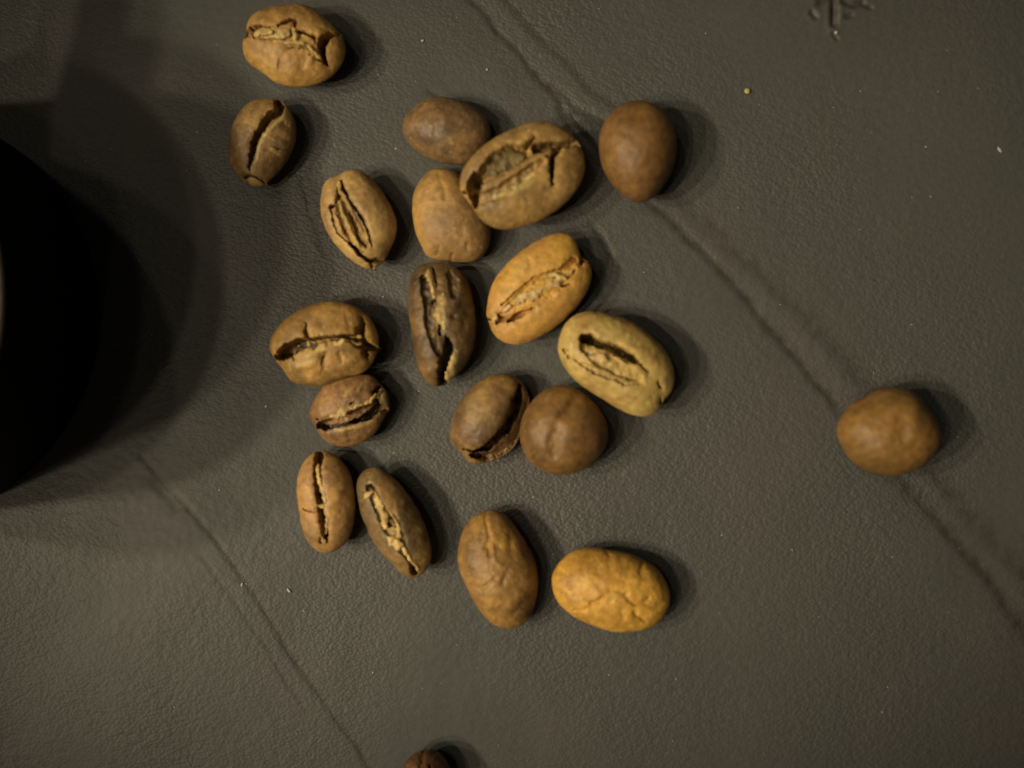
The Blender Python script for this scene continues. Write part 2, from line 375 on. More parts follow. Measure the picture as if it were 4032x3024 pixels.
    # paper-thin silverskin left in the cleft: crumpled solid ribbons
    for mk, pts, wd, drop in flakes:
        F = feat(pts); ww = np.array([wpx(v) * 1.2 for v in wd])
        if len(pts) == 1:
            F = np.array([F[0] - [ww[0] * 0.7, 0], F[0] + [ww[0] * 0.7, 0]]); ww = np.array([ww[0], ww[0]])
        seg = np.hypot(*np.diff(F, axis=0).T); cum = np.concatenate([[0], np.cumsum(seg)]); n = max(8, int(cum[-1] / 0.00006))
        tt = np.linspace(0, cum[-1], n); fx = np.interp(tt, cum, F[:, 0]); fy = np.interp(tt, cum, F[:, 1]); fw = np.interp(tt, cum, ww)
        kk = np.array([1, 2, 3, 2, 1]) / 9.0
        if n > 12:
            fx[2:-2] = np.convolve(fx, kk, 'valid'); fy[2:-2] = np.convolve(fy, kk, 'valid')
        tx, ty = np.gradient(fx), np.gradient(fy); Ln = np.hypot(tx, ty) + 1e-12; nx_, ny_ = -ty / Ln, tx / Ln
        endf = np.clip(np.minimum(tt, cum[-1] - tt) / (fw * 1.2 + 1e-9), 0, 1) ** 0.5
        wl = fw * endf * (1 + 0.55 * noise2(tt * 2600 + seed * 5, tt * 0 + 1.3)); wr_ = fw * endf * (1 + 0.55 * noise2(tt * 2600 + seed * 5, tt * 0 + 7.9))
        cs = np.linspace(-1, 1, 7); U = np.where(cs[None, :] < 0, cs[None, :] * wl[:, None], cs[None, :] * wr_[:, None])
        gx = fx[:, None] + nx_[:, None] * U; gy = fy[:, None] + ny_[:, None] * U
        r_ = np.hypot(gx - cx, gy - cy) / np.interp(np.arctan2(gy - cy, gx - cx), T, Rt)
        zt = zc + (H - ze) * (1 - np.clip(r_, 0, 0.985) ** pt_) ** (1 / qt_) + tilt[0] * (gx - cx) + tilt[1] * (gy - cy) + dz
        gz = zt - (drop - 0.13) * MM + 0.11 * MM * fbm(gx * 1700 + seed, gy * 1700, 3) - 0.10 * MM * (cs[None, :] ** 2)
        tcol = 0.06 * MM
        top_ = np.stack([gx, gy, gz], -1).reshape(-1, 3); bot = top_ - [0, 0, tcol]
        m_ = 7; g = np.arange(n * m_).reshape(n, m_)
        qa = np.stack([g[:-1, :-1], g[1:, :-1], g[1:, 1:], g[:-1, 1:]], -1).reshape(-1, 4); qb = qa[:, ::-1] + n * m_
        ring = np.concatenate([g[0, :], g[1:, -1], g[-1, -2::-1], g[-2:0:-1, 0]]); r2 = np.roll(ring, -1)
        qs = np.stack([ring, r2, r2 + n * m_, ring + n * m_], -1)
        mesh_obj('silverskin', np.concatenate([top_, bot]) - base, [qa, qb, qs], CH[mk], root)
    return root

Z1 = (850, 0, 3.6867); Z2 = (850, 350, 4.1475); Z3 = (1200, 620, 3.4556); Z4 = (1550, 350, 2.765); Z5 = (1550, 650, 3.6867)
Z6 = (1850, 880, 3.191); Z7 = (1550, 1000, 2.9625); Z8 = (1020, 1150, 3.95); Z9 = (1180, 1440, 4.74); Z10 = (1130, 1740, 2.963)
Z11 = (1740, 1440, 3.16); Z12 = (2150, 1200, 3.607); Z13 = (1750, 1950, 3.016); Z14 = (2120, 2100, 3.814); Z15 = (2300, 350, 3.318); Z16 = (3200, 1450, 3.318); Z17 = (1450, 2850, 4.424)

# 1 top left, cracked right end
bean(Z1, [(385, 690), (390, 600), (430, 530), (445, 460), (445, 390), (470, 300), (550, 200), (700, 130), (850, 90), (1050, 75), (1240, 60), (1380, 110), (1500, 190), (1620, 290), (1720, 390), (1800, 480), (1870, 600), (1880, 750), (1840, 900), (1750, 1030), (1650, 1120), (1550, 1180), (1400, 1230), (1200, 1255), (1000, 1240), (850, 1190), (740, 1100), (620, 1010), (500, 940), (430, 850)],
     'light brown bean at top left with a black arc-shaped crack across its right end', (180, 134, 70), (146, 104, 58), (168, 122, 62), H=5.2, seed=1, bumps=0.13,
     carve=[('sink', [(420, 430), (560, 400), (700, 470)], [75, 60, 40], 0.8), ('cut', [(470, 350), (600, 370), (720, 385), (850, 395)], [22, 26, 14, 6], 1.0),
            ('sink', [(560, 500), (760, 490), (980, 490), (1150, 560), (1330, 620), (1440, 720)], [45, 75, 95, 90, 70, 40], 0.35),
            ('cut', [(900, 380), (1000, 325), (1100, 280)], [12, 28, 26], 1.3), ('cut', [(1140, 285), (1145, 380)], [15, 17], 1.2), ('cut', [(1200, 460), (1270, 480), (1340, 490), (1420, 530), (1430, 620)], [22, 20, 18, 22, 16], 1.0),
            ('cut', [(1740, 430), (1650, 470), (1570, 545), (1525, 640), (1525, 740), (1560, 850), (1600, 920)], [20, 46, 56, 56, 40, 28, 10], 2.4),
            ('cut', [(1440, 860), (1530, 860), (1590, 910)], [6, 18, 12], 1.0), ('cut', [(700, 560), (810, 580)], [14, 12], 0.5), ('cut', [(1050, 710), (1110, 690), (1150, 700)], [8, 14, 8], 0.5), ('cut', [(1215, 715), (1250, 690), (1290, 715)], [8, 12, 8], 0.5),
            ('cut', [(1360, 790)], [14], 0.4), ('dip', [(940, 860), (900, 960)], [40, 30], 0.18), ('dip', [(1230, 950), (1300, 850)], [60, 60], 0.15), ('dip', [(1060, 480)], [60], 0.3)],
     chaff=[([(540, 480), (700, 450), (900, 500), (1150, 600), (1350, 640), (1500, 800)], [40, 60, 70, 60, 50, 30], 0.75)], roast_and_shade=[([(450, 400), (620, 360), (480, 480)], [60, 30, 30], 0.8), ([(1740, 430), (1650, 470), (1570, 545), (1525, 640), (1525, 740), (1560, 850)], [26, 50, 60, 56, 40, 24], 1.3), ([(900, 380), (1110, 285), (1145, 370)], [14, 30, 16], 1.2)],
     flakes=[('p', [(530, 500), (640, 440), (740, 455), (830, 470)], [28, 42, 46, 34], 0.10), ('p', [(830, 600), (1000, 620), (1150, 610), (1300, 640)], [12, 20, 26, 22], 0.12), ('p', [(1130, 400), (1160, 520), (1150, 610)], [20, 26, 20], 0.10), ('p', [(1330, 660), (1400, 740), (1470, 800), (1510, 830)], [12, 22, 24, 30], 0.05), ('t', [(900, 430), (1020, 470), (960, 570)], [50, 66, 40], 0.22)])
# 2
bean(Z2, [(210, 950), (215, 830), (250, 680), (320, 500), (420, 340), (540, 220), (680, 160), (800, 155), (920, 165), (1050, 175), (1130, 240), (1210, 360), (1280, 500), (1310, 640), (1300, 800), (1260, 950), (1200, 1080), (1130, 1200), (1030, 1330), (900, 1460), (790, 1560), (680, 1610), (580, 1590), (500, 1530), (400, 1460), (310, 1350), (240, 1230), (215, 1090)],
     'grey-brown bean with a broad straight groove, below the one with the arc-shaped crack', (154, 116, 66), (112, 82, 48), (130, 96, 56), H=4.4, seed=2, bumps=0.09,
     carve=[('cut', [(950, 150), (1010, 260), (1000, 340), (880, 430), (800, 560), (700, 720), (630, 880), (590, 1060), (545, 1210), (520, 1320)], [36, 60, 62, 66, 58, 52, 50, 44, 32, 12], 1.4),
            ('cut', [(430, 1420), (520, 1390), (620, 1420), (700, 1460), (780, 1550)], [24, 18, 9, 12, 8], 0.9), ('cut', [(900, 940), (1010, 965), (1170, 965)], [6, 7, 4], 0.35), ('dip', [(1110, 560)], [60], 0.15), ('dip', [(860, 1000)], [50], 0.10)],
     chaff=[([(1050, 230), (1150, 350), (1080, 440), (960, 560), (880, 700), (770, 830), (720, 960), (680, 1100), (580, 1260), (590, 1400)], [20, 30, 28, 24, 20, 24, 26, 20, 24, 26], 0.65), ([(520, 1460), (660, 1520)], [50, 50], 0.5), ([(880, 950), (1000, 1060)], [40, 30], 0.35)],
     roast_and_shade=[([(960, 170), (1010, 280), (880, 430), (780, 600), (640, 880), (560, 1200)], [40, 66, 66, 66, 56, 30], 0.9), ([(1130, 580), (900, 720), (1100, 850)], [80, 60, 60], 0.35), ([(350, 600), (330, 900)], [40, 40], 0.25), ([(950, 1150), (750, 1230)], [90, 70], 0.35)])
# 3
bean(Z3, [(215, 700), (225, 520), (250, 380), (330, 275), (430, 260), (500, 215), (590, 170), (680, 155), (780, 190), (880, 270), (1000, 400), (1110, 560), (1200, 740), (1250, 900), (1230, 1080), (1160, 1240), (1080, 1400), (1000, 1480), (880, 1520), (760, 1480), (640, 1400), (530, 1300), (430, 1200), (340, 1070), (260, 900)],
     'medium brown bean alone left of the pile, its open cleft showing several inner folds', (184, 142, 82), (140, 104, 62), (164, 124, 72), H=4.9, seed=3, bumps=0.08,
     carve=[('sink', [(470, 560), (560, 760), (660, 980), (770, 1180)], [55, 125, 150, 100], 0.75), ('cut', [(470, 290), (500, 400), (590, 550), (690, 700), (790, 860), (860, 1020), (900, 1190)], [14, 18, 18, 20, 18, 15, 8], 1.6),
            ('cut', [(430, 400), (450, 540), (400, 640)], [8, 12, 14], 0.9), ('cut', [(345, 660), (395, 655)], [28, 18], 1.4), ('cut', [(335, 700), (380, 900), (430, 1020), (560, 1140)], [12, 10, 10, 12], 1.0),
            ('cut', [(590, 1150), (690, 1260), (800, 1365), (890, 1390), (1010, 1365)], [20, 26, 20, 22, 12], 1.7), ('cut', [(870, 1390), (876, 1520)], [12, 14], 1.4),
            ('rib', [(460, 600), (540, 800), (640, 1030), (730, 1180)], [40, 46, 52, 40], 0.55), ('rib', [(560, 560), (660, 760), (760, 960), (850, 1150)], [16, 18, 20, 18], 0.35), ('cut', [(590, 740), (660, 900), (720, 1100), (810, 1200)], [14, 24, 26, 22], 1.0), ('rib', [(400, 800), (470, 960), (560, 1080)], [20, 20, 16], 0.3), ('cut', [(490, 930), (570, 1040)], [8, 8], 1.1)],
     chaff=[([(450, 600), (540, 830), (640, 1050), (780, 1300)], [30, 40, 40, 50], 0.45), ([(440, 300), (470, 420)], [22, 30], 0.6)], roast_and_shade=[([(470, 290), (500, 400), (590, 550), (690, 700), (790, 860), (860, 1020), (900, 1190)], [14, 18, 18, 20, 18, 15, 8], 1.0), ([(590, 1150), (690, 1260), (800, 1365), (890, 1390), (1010, 1365)], [20, 26, 20, 22, 12], 1.2), ([(600, 620), (760, 950), (800, 1180)], [60, 60, 50], 0.5)],
     flakes=[('p', [(450, 300), (450, 370), (480, 430)], [26, 26, 18], 0.10), ('p', [(370, 690), (420, 740), (450, 770)], [9, 10, 6], 0.30), ('p', [(810, 1000), (850, 1120)], [10, 8], 0.55), ('t', [(540, 560), (600, 650), (640, 720)], [12, 14, 8], 0.45)])
# 4 dark dome
bean(Z4, [(95, 430), (120, 320), (210, 220), (340, 120), (480, 95), (620, 105), (780, 160), (920, 240), (1020, 330), (1060, 450), (1050, 580), (980, 680), (900, 760), (800, 820), (640, 820), (500, 800), (370, 740), (240, 670), (150, 570)],
     'dark brown rounded bean at the top of the pile, beside the big tilted open bean', (150, 108, 58), (92, 68, 44), (116, 86, 54), up='back', H=4.3, seed=4, bumps=0.10, bumpf=330, scale=230, rough=0.40,
     chaff=[([(630, 590)], [22], 0.35), ([(165, 510)], [10], 0.8)])
# 5 the big tilted one, leaning on 4 and 6
bean(Z4, [(735, 970), (760, 890), (830, 790), (930, 680), (1050, 580), (1200, 490), (1350, 420), (1500, 355), (1650, 342), (1780, 380), (1900, 455), (2010, 560), (2070, 700), (2085, 850), (2045, 1000), (1960, 1130), (1850, 1250), (1700, 1360), (1530, 1450), (1350, 1510), (1200, 1535), (1070, 1510), (960, 1440), (890, 1350), (850, 1270), (800, 1210), (730, 1130), (730, 1050)],
     'large olive-brown bean tilted on top of the pile with its wide hollow cleft facing up', (176, 134, 74), (124, 92, 52), (150, 112, 62), H=4.8, ze=2.9, lift=1.6, tilt=(-0.12, 0.0), seed=5, bumps=0.08,
     carve=[('sink', [(1000, 950), (1150, 830), (1300, 740), (1430, 690)], [90, 140, 135, 85], 1.3), ('cut', [(870, 980), (1000, 900)], [40, 40], 1.6), ('cut', [(900, 960), (875, 1060), (870, 1140), (880, 1250)], [56, 70, 50, 24], 2.6), ('cut', [(735, 1105), (850, 1115)], [8, 22], 1.3),
            ('cut', [(1440, 620), (1490, 570), (1525, 515)], [22, 24, 10], 1.3), ('cut', [(1540, 640), (1680, 610), (1830, 585), (1990, 540)], [40, 40, 32, 36], 1.4), ('sink', [(1520, 660), (1620, 650)], [50, 40], 1.0),
            ('cut', [(1790, 640), (1730, 720), (1720, 830), (1722, 930), (1732, 1040)], [30, 30, 28, 20, 7], 1.5),
            ('rib', [(930, 1110), (1080, 1010), (1240, 900), (1400, 830), (1500, 780)], [40, 52, 56, 52, 40], 0.55), ('sink', [(950, 1200), (1150, 1130), (1330, 1010), (1480, 900), (1600, 800)], [60, 62, 60, 60, 50], 0.55), ('rib', [(1560, 770), (1680, 680)], [46, 40], 0.35), ('cut', [(1665, 725)], [18], 0.6), ('dip', [(1060, 1400)], [90], 0.10)],
     chaff=[([(1130, 1180), (1280, 1110), (1420, 1060), (1520, 950)], [40, 46, 50, 50], 0.7), ([(1100, 780), (1300, 700), (1450, 690)], [50, 50, 30], 0.35), ([(1480, 700)], [26], 0.7)],
     roast_and_shade=[([(880, 980), (870, 1140), (880, 1250)], [56, 42, 22], 1.1), ([(1540, 640), (1680, 610), (1830, 585), (1990, 540)], [40, 40, 32, 30], 1.1), ([(1790, 640), (1730, 720), (1720, 900), (1732, 1040)], [30, 30, 22, 7], 1.2), ([(950, 1180), (1200, 1130), (1500, 880)], [50, 40, 30], 0.45), ([(980, 1300), (1130, 1350)], [60, 60], 0.2)],
     flakes=[('g', [(1010, 930), (1150, 820), (1300, 740), (1420, 720)], [44, 92, 90, 50], 0.85), ('y', [(1140, 1175), (1260, 1120), (1380, 1095), (1450, 1040), (1540, 910)], [18, 30, 38, 44, 38], 0.36), ('p', [(1470, 670), (1475, 740)], [18, 14], 0.35)])
# 6 tan back under 5
bean(Z5, [(275, 580), (290, 420), (340, 300), (420, 180), (510, 90), (620, 45), (740, 55), (880, 90), (1000, 170), (1150, 330), (1250, 500), (1330, 680), (1390, 850), (1410, 1020), (1370, 1200), (1290, 1330), (1160, 1400), (1000, 1410), (800, 1400), (600, 1380), (470, 1320), (420, 1200), (340, 1030), (290, 800)],
     'smooth tan bean, rounded back up, partly under the big tilted open bean', (167, 123, 63), (130, 95, 56), (153, 112, 61), up='back', H=4.3, seed=6, bumps=0.07, bumpf=300, scale=170, rough=0.5,
     carve=[('dip', [(640, 1200), (620, 1260)], [40, 30], 0.15), ('dip', [(840, 1280), (800, 1400)], [30, 50], 0.25), ('dip', [(1040, 1200), (1060, 1140)], [30, 24], 0.12), ('dip', [(640, 100), (700, 300), (760, 500)], [40, 50, 40], 0.12), ('dip', [(980, 900), (1000, 1000)], [50, 50], 0.10)],
     roast_and_shade=[([(850, 150), (880, 260), (1050, 600)], [110, 90, 70], 0.3)])
# 7 orange
bean(Z6, [(205, 1165), (222, 1020), (260, 830), (320, 690), (420, 560), (560, 420), (720, 300), (880, 200), (1040, 130), (1180, 115), (1290, 160), (1350, 260), (1380, 370), (1410, 450), (1480, 455), (1530, 560), (1530, 680), (1490, 820), (1400, 970), (1270, 1120), (1120, 1260), (950, 1380), (780, 1470), (600, 1525), (440, 1500), (330, 1430), (265, 1330), (240, 1230)],
     'bright orange-tan bean, cleft up, right of the long dark bean', (192, 141, 61), (166, 117, 58), (180, 128, 61), H=4.6, seed=7, bumps=0.05, scale=150,
     carve=[('sink', [(340, 1200), (520, 1060), (750, 900), (950, 790), (1150, 690), (1280, 580)], [30, 70, 120, 125, 95, 50], 0.50), ('cut', [(490, 1215), (620, 1140), (790, 1070)], [24, 40, 16], 1.1), ('cut', [(340, 1130), (400, 1190), (330, 1240)], [9, 34, 12], 1.0), ('cut', [(1170, 790), (1250, 755)], [18, 12], 0.9),
            ('cut', [(400, 1020), (620, 830), (800, 690), (1000, 610), (1150, 590), (1300, 450)], [8, 16, 16, 12, 26, 40], 0.45), ('cut', [(1450, 400), (1400, 500)], [48, 12], 1.8), ('cut', [(200, 1195), (250, 1200)], [14, 8], 1.0),
            ('rib', [(560, 960), (760, 860), (950, 800), (1120, 720)], [50, 56, 60, 50], 0.28), ('dip', [(900, 1010), (1050, 900)], [40, 40], 0.12), ('dip', [(740, 440), (760, 560), (680, 700)], [26, 40, 60], 0.10)],
     chaff=[([(560, 960), (800, 900), (1000, 760), (1200, 680), (1290, 580)], [50, 70, 60, 50, 40], 0.5), ([(300, 1180)], [50], 0.5), ([(780, 1130), (850, 1080)], [50, 40], 0.3), ([(680, 460), (560, 640)], [70, 70], 0.3)],
     flakes=[('t', [(540, 1010), (650, 930), (800, 900), (900, 840)], [30, 46, 60, 40], 0.30), ('p', [(900, 680), (1060, 640), (1150, 680), (1220, 700)], [14, 26, 30, 26], 0.18), ('p', [(1220, 660), (1290, 570)], [26, 22], 0.15), ('p', [(280, 1200), (340, 1165)], [34, 26], 0.10), ('t', [(980, 740), (1080, 740), (1130, 790)], [40, 50, 40], 0.30), ('t', [(400, 1110), (520, 1020)], [22, 24], 0.25)])
# 8 long dark
bean(Z7, [(185, 330), (210, 230), (280, 150), (380, 100), (500, 95), (620, 110), (730, 160), (820, 240), (875, 360), (915, 520), (945, 700), (955, 880), (940, 1040), (890, 1200), (820, 1320), (720, 1420), (620, 1490), (530, 1550), (440, 1540), (360, 1470), (300, 1380), (260, 1230), (235, 1060), (210, 860), (192, 600)],
     'long dark brown bean in mid pile, yellow silverskin in its cleft and a gaping slit', (116, 85, 48), (73, 55, 35), (94, 69, 41), H=4.8, seed=8, bumps=0.14, bumpf=450,
     carve=[('sink', [(330, 260), (370, 420), (430, 600), (430, 800), (470, 1000), (520, 1160)], [30, 55, 75, 66, 55, 40], 0.6), ('cut', [(610, 970), (635, 1080), (610, 1220), (570, 1370), (535, 1560)], [12, 44, 62, 52, 30], 1.8), ('cut', [(530, 830), (540, 940)], [14, 18], 1.5), ('cut', [(440, 150), (480, 260), (500, 380)], [9, 12, 6], 0.7), ('cut', [(280, 270), (350, 290)], [8, 10], 0.7),
            ('sink', [(640, 220), (690, 330), (700, 480)], [30, 62, 40], 0.35), ('dip', [(850, 700), (800, 900)], [50, 50], 0.2), ('cut', [(445, 560), (480, 540)], [22, 16], 0.9), ('dip', [(700, 730)], [30], 0.25), ('dip', [(270, 640), (330, 640)], [12, 12], 0.12)],
     chaff=[([(560, 500), (540, 800)], [50, 60], 0.6), ([(430, 920)], [46], 0.45), ([(480, 1310)], [34], 0.45), ([(700, 1150), (640, 1400)], [50, 60], 0.5)],
     roast_and_shade=[([(610, 980), (635, 1080), (610, 1220), (570, 1370), (540, 1540)], [12, 44, 58, 48, 26], 1.1), ([(370, 300), (390, 560), (400, 760)], [50, 50, 40], 0.6), ([(680, 250), (700, 480), (780, 600)], [60, 60, 60], 0.45), ([(480, 1180)], [50], 0.3)],
     flakes=[('p', [(390, 170), (400, 240), (440, 360), (480, 520)], [26, 34, 18, 14], 0.10), ('p', [(580, 455), (570, 560), (540, 680), (545, 790)], [24, 34, 48, 40], 0.10), ('p', [(600, 740), (590, 830), (600, 900)], [30, 26, 18], 0.12), ('p', [(705, 1150), (670, 1270), (650, 1380), (600, 1480)], [16, 26, 34, 26], 0.20)])
# 9 left, jaw-like
bean(Z8, [(170, 850), (190, 740), (260, 600), (380, 460), (540, 340), (720, 240), (900, 170), (1080, 150), (1260, 160), (1440, 200), (1600, 290), (1740, 420), (1830, 580), (1870, 740), (1850, 900), (1800, 1040), (1720, 1180), (1600, 1265), (1400, 1300), (1200, 1370), (1020, 1450), (850, 1465), (680, 1440), (530, 1405), (440, 1290), (380, 1190), (280, 1080), (230, 985), (185, 930)],
     'brown bean left of the group with a jagged black cleft and two upward cracks', (182, 136, 70), (130, 96, 52), (160, 116, 60), H=5.4, seed=9, bumps=0.10,
     carve=[('cut', [(230, 1010), (330, 970), (450, 900), (600, 830), (760, 800), (900, 800), (1080, 750), (1280, 720), (1430, 720), (1560, 770), (1680, 860), (1850, 890)], [38, 76, 96, 84, 70, 78, 54, 44, 58, 84, 54, 22], 2.5),
            ('cut', [(724, 470), (738, 580), (752, 720)], [6, 20, 30], 1.8), ('cut', [(1585, 385), (1592, 500), (1560, 640)], [9, 40, 66], 2.4), ('cut', [(1620, 900), (1650, 980), (1680, 1060)], [42, 32, 9], 1.8), ('cut', [(1015, 1000), (970, 1130)], [16, 10], 0.6), ('cut', [(945, 680), (965, 730)], [6, 14], 0.7),
            ('cut', [(520, 1010), (540, 1070)], [12, 10], 0.7), ('dip', [(1050, 950), (1010, 1200)], [40, 60], 0.2), ('dip', [(1260, 950), (1290, 1080)], [30, 30], 0.15), ('dip', [(700, 1250)], [100], 0.10), ('dip', [(1330, 300), (1390, 500)], [30, 30], 0.06)],
     chaff=[([(600, 1150), (860, 1070)], [30, 34], 0.4), ([(430, 1110), (470, 1200)], [24, 30], 0.6), ([(1300, 1080), (1440, 1020)], [20, 20], 0.4)],
     roast_and_shade=[([(240, 1010), (330, 970), (450, 900), (600, 830), (760, 800), (900, 800), (1080, 750), (1280, 720), (1430, 720), (1560, 770), (1680, 860), (1830, 890)], [34, 66, 80, 66, 52, 60, 42, 34, 46, 70, 44, 20], 1.3), ([(724, 490), (738, 580), (752, 720)], [5, 15, 24], 1.3), ([(1585, 400), (1592, 500), (1560, 640), (1640, 920), (1680, 1050)], [7, 32, 56, 30, 8], 1.3), ([(650, 1030), (900, 980), (1350, 900)], [70, 60, 80], 0.35), ([(330, 1030)], [80], 0.6)],
     flakes=[('p', [(880, 935), (980, 865), (1120, 835), (1260, 800), (1360, 740)], [14, 48, 42, 40, 18], 0.12), ('g', [(565, 880), (560, 980)], [16, 26], 0.35), ('t', [(690, 930), (760, 930), (830, 880)], [24, 44, 30], 0.35), ('t', [(770, 760), (790, 820), (750, 840)], [14, 20, 20], 0.35), ('p', [(1430, 755), (1510, 810), (1590, 800)], [9, 14, 14], 0.45), ('p', [(1520, 680), (1590, 690)], [18, 16], 0.25), ('t', [(620, 840)], [18], 0.4)])
# 10
bean(Z9, [(180, 850), (220, 740), (300, 600), (400, 450), (500, 300), (620, 230), (800, 190), (1000, 170), (1200, 160), (1350, 180), (1450, 270), (1500, 360), (1600, 430), (1670, 580), (1670, 780), (1630, 900), (1570, 960), (1510, 1100), (1420, 1250), (1300, 1360), (1150, 1440), (980, 1500), (800, 1510), (620, 1480), (480, 1400), (380, 1300), (320, 1180), (250, 1080), (200, 980)],
     'small dull brown bean touching the lower side of the bean with two upward cracks', (150, 106, 62), (104, 74, 45), (130, 92, 54), H=4.2, seed=10, bumps=0.11, bumpf=480,
     carve=[('cut', [(320, 1130), (450, 1110), (700, 1040), (900, 980), (1100, 920), (1280, 850), (1390, 730)], [48, 84, 80, 90, 105, 105, 70], 0.95), ('cut', [(380, 1150), (460, 1160)], [40, 50], 1.5), ('cut', [(900, 1070), (1120, 1000), (1300, 900), (1400, 780), (1410, 640)], [30, 46, 84, 78, 36], 2.2), ('cut', [(1370, 500), (1440, 400)], [34, 36], 1.2), ('cut', [(1430, 530), (1480, 480)], [24, 20], 1.3),
            ('cut', [(1470, 810), (1580, 830)], [34, 44], 1.2), ('cut', [(270, 1000), (310, 1010)], [14, 18], 0.8), ('dip', [(900, 1250), (930, 1400)], [60, 60], 0.15), ('cut', [(950, 720), (1020, 700)], [12, 10], 0.5)],
     chaff=[([(870, 540), (900, 450)], [40, 30], 0.4), ([(1130, 350), (1080, 450)], [20, 30], 0.35), ([(1330, 1020), (1030, 1140), (650, 1190)], [60, 40, 30], 0.5), ([(1500, 480), (1560, 720)], [40, 40], 0.6)],
     roast_and_shade=[([(370, 1150), (500, 1150), (750, 1110), (1000, 1030), (1200, 940), (1360, 820), (1410, 650)], [46, 50, 50, 60, 80, 76, 30], 1.2), ([(850, 330), (1100, 280), (1000, 620), (1300, 320)], [80, 80, 90, 60], 0.30), ([(600, 1280), (900, 1270), (1100, 1220)], [60, 70, 60], 0.35)],
     flakes=[('p', [(350, 985), (430, 930), (510, 890)], [16, 40, 34], 0.12), ('t', [(560, 970), (680, 900), (820, 840), (900, 800)], [26, 76, 84, 46], 0.16), ('p', [(900, 790), (1000, 800), (1080, 750), (1170, 720)], [20, 18, 24, 20], 0.12), ('p', [(1200, 720), (1300, 660), (1380, 580), (1415, 510)], [30, 36, 26, 12], 0.14), ('g', [(1440, 590), (1500, 500), (1530, 450)], [30, 40, 24], 0.16), ('g', [(1490, 640), (1540, 740)], [34, 36], 0.16)])
# 11
bean(Z10, [(120, 500), (130, 380), (180, 260), (260, 160), (340, 110), (450, 105), (560, 150), (660, 250), (730, 370), (770, 520), (785, 680), (780, 850), (760, 1000), (720, 1120), (650, 1210), (560, 1280), (470, 1300), (380, 1290), (290, 1220), (220, 1130), (180, 1000), (155, 830), (130, 680)],
     'reddish-brown oval bean with a straight narrow cleft, left of the flaky-clefted dark bean', (180, 130, 72), (134, 100, 64), (164, 118, 68), H=4.8, seed=11, bumps=0.06,
     carve=[('cut', [(330, 110), (345, 220), (335, 340), (360, 480), (385, 620), (395, 740)], [40, 46, 34, 38, 44, 36], 1.5), ('cut', [(390, 780), (415, 900), (430, 1060), (435, 1160)], [28, 42, 30, 10], 1.8), ('cut', [(380, 1120), (370, 1190)], [10, 14], 0.6), ('cut', [(470, 900), (460, 1180)], [8, 10], 0.8), ('cut', [(390, 395), (402, 415)], [14, 10], 0.9), ('cut', [(170, 780), (230, 800), (335, 835)], [8, 7, 5], 0.3), ('dip', [(210, 760)], [30], 0.15), ('dip', [(680, 620), (620, 900)], [60, 60], 0.10)],
     chaff=[([(420, 740), (470, 900)], [20, 16], 0.5)], roast_and_shade=[([(335, 130), (345, 220), (335, 340), (365, 500), (390, 700), (415, 900), (432, 1150)], [36, 40, 30, 34, 36, 36, 10], 1.0), ([(520, 330), (540, 420)], [120, 90], 0.35), ([(400, 130), (500, 140)], [60, 50], 0.5)],
     flakes=[('p', [(352, 255), (352, 350), (375, 440), (410, 540), (445, 640), (455, 720)], [17, 17, 19, 24, 24, 15], 0.18), ('p', [(360, 745), (440, 750)], [16, 22], 0.3), ('t', [(470, 760), (472, 850), (462, 980), (450, 1080)], [18, 15, 14, 8], 0.25), ('t', [(410, 1120), (432, 1190)], [22, 28], 0.05)])
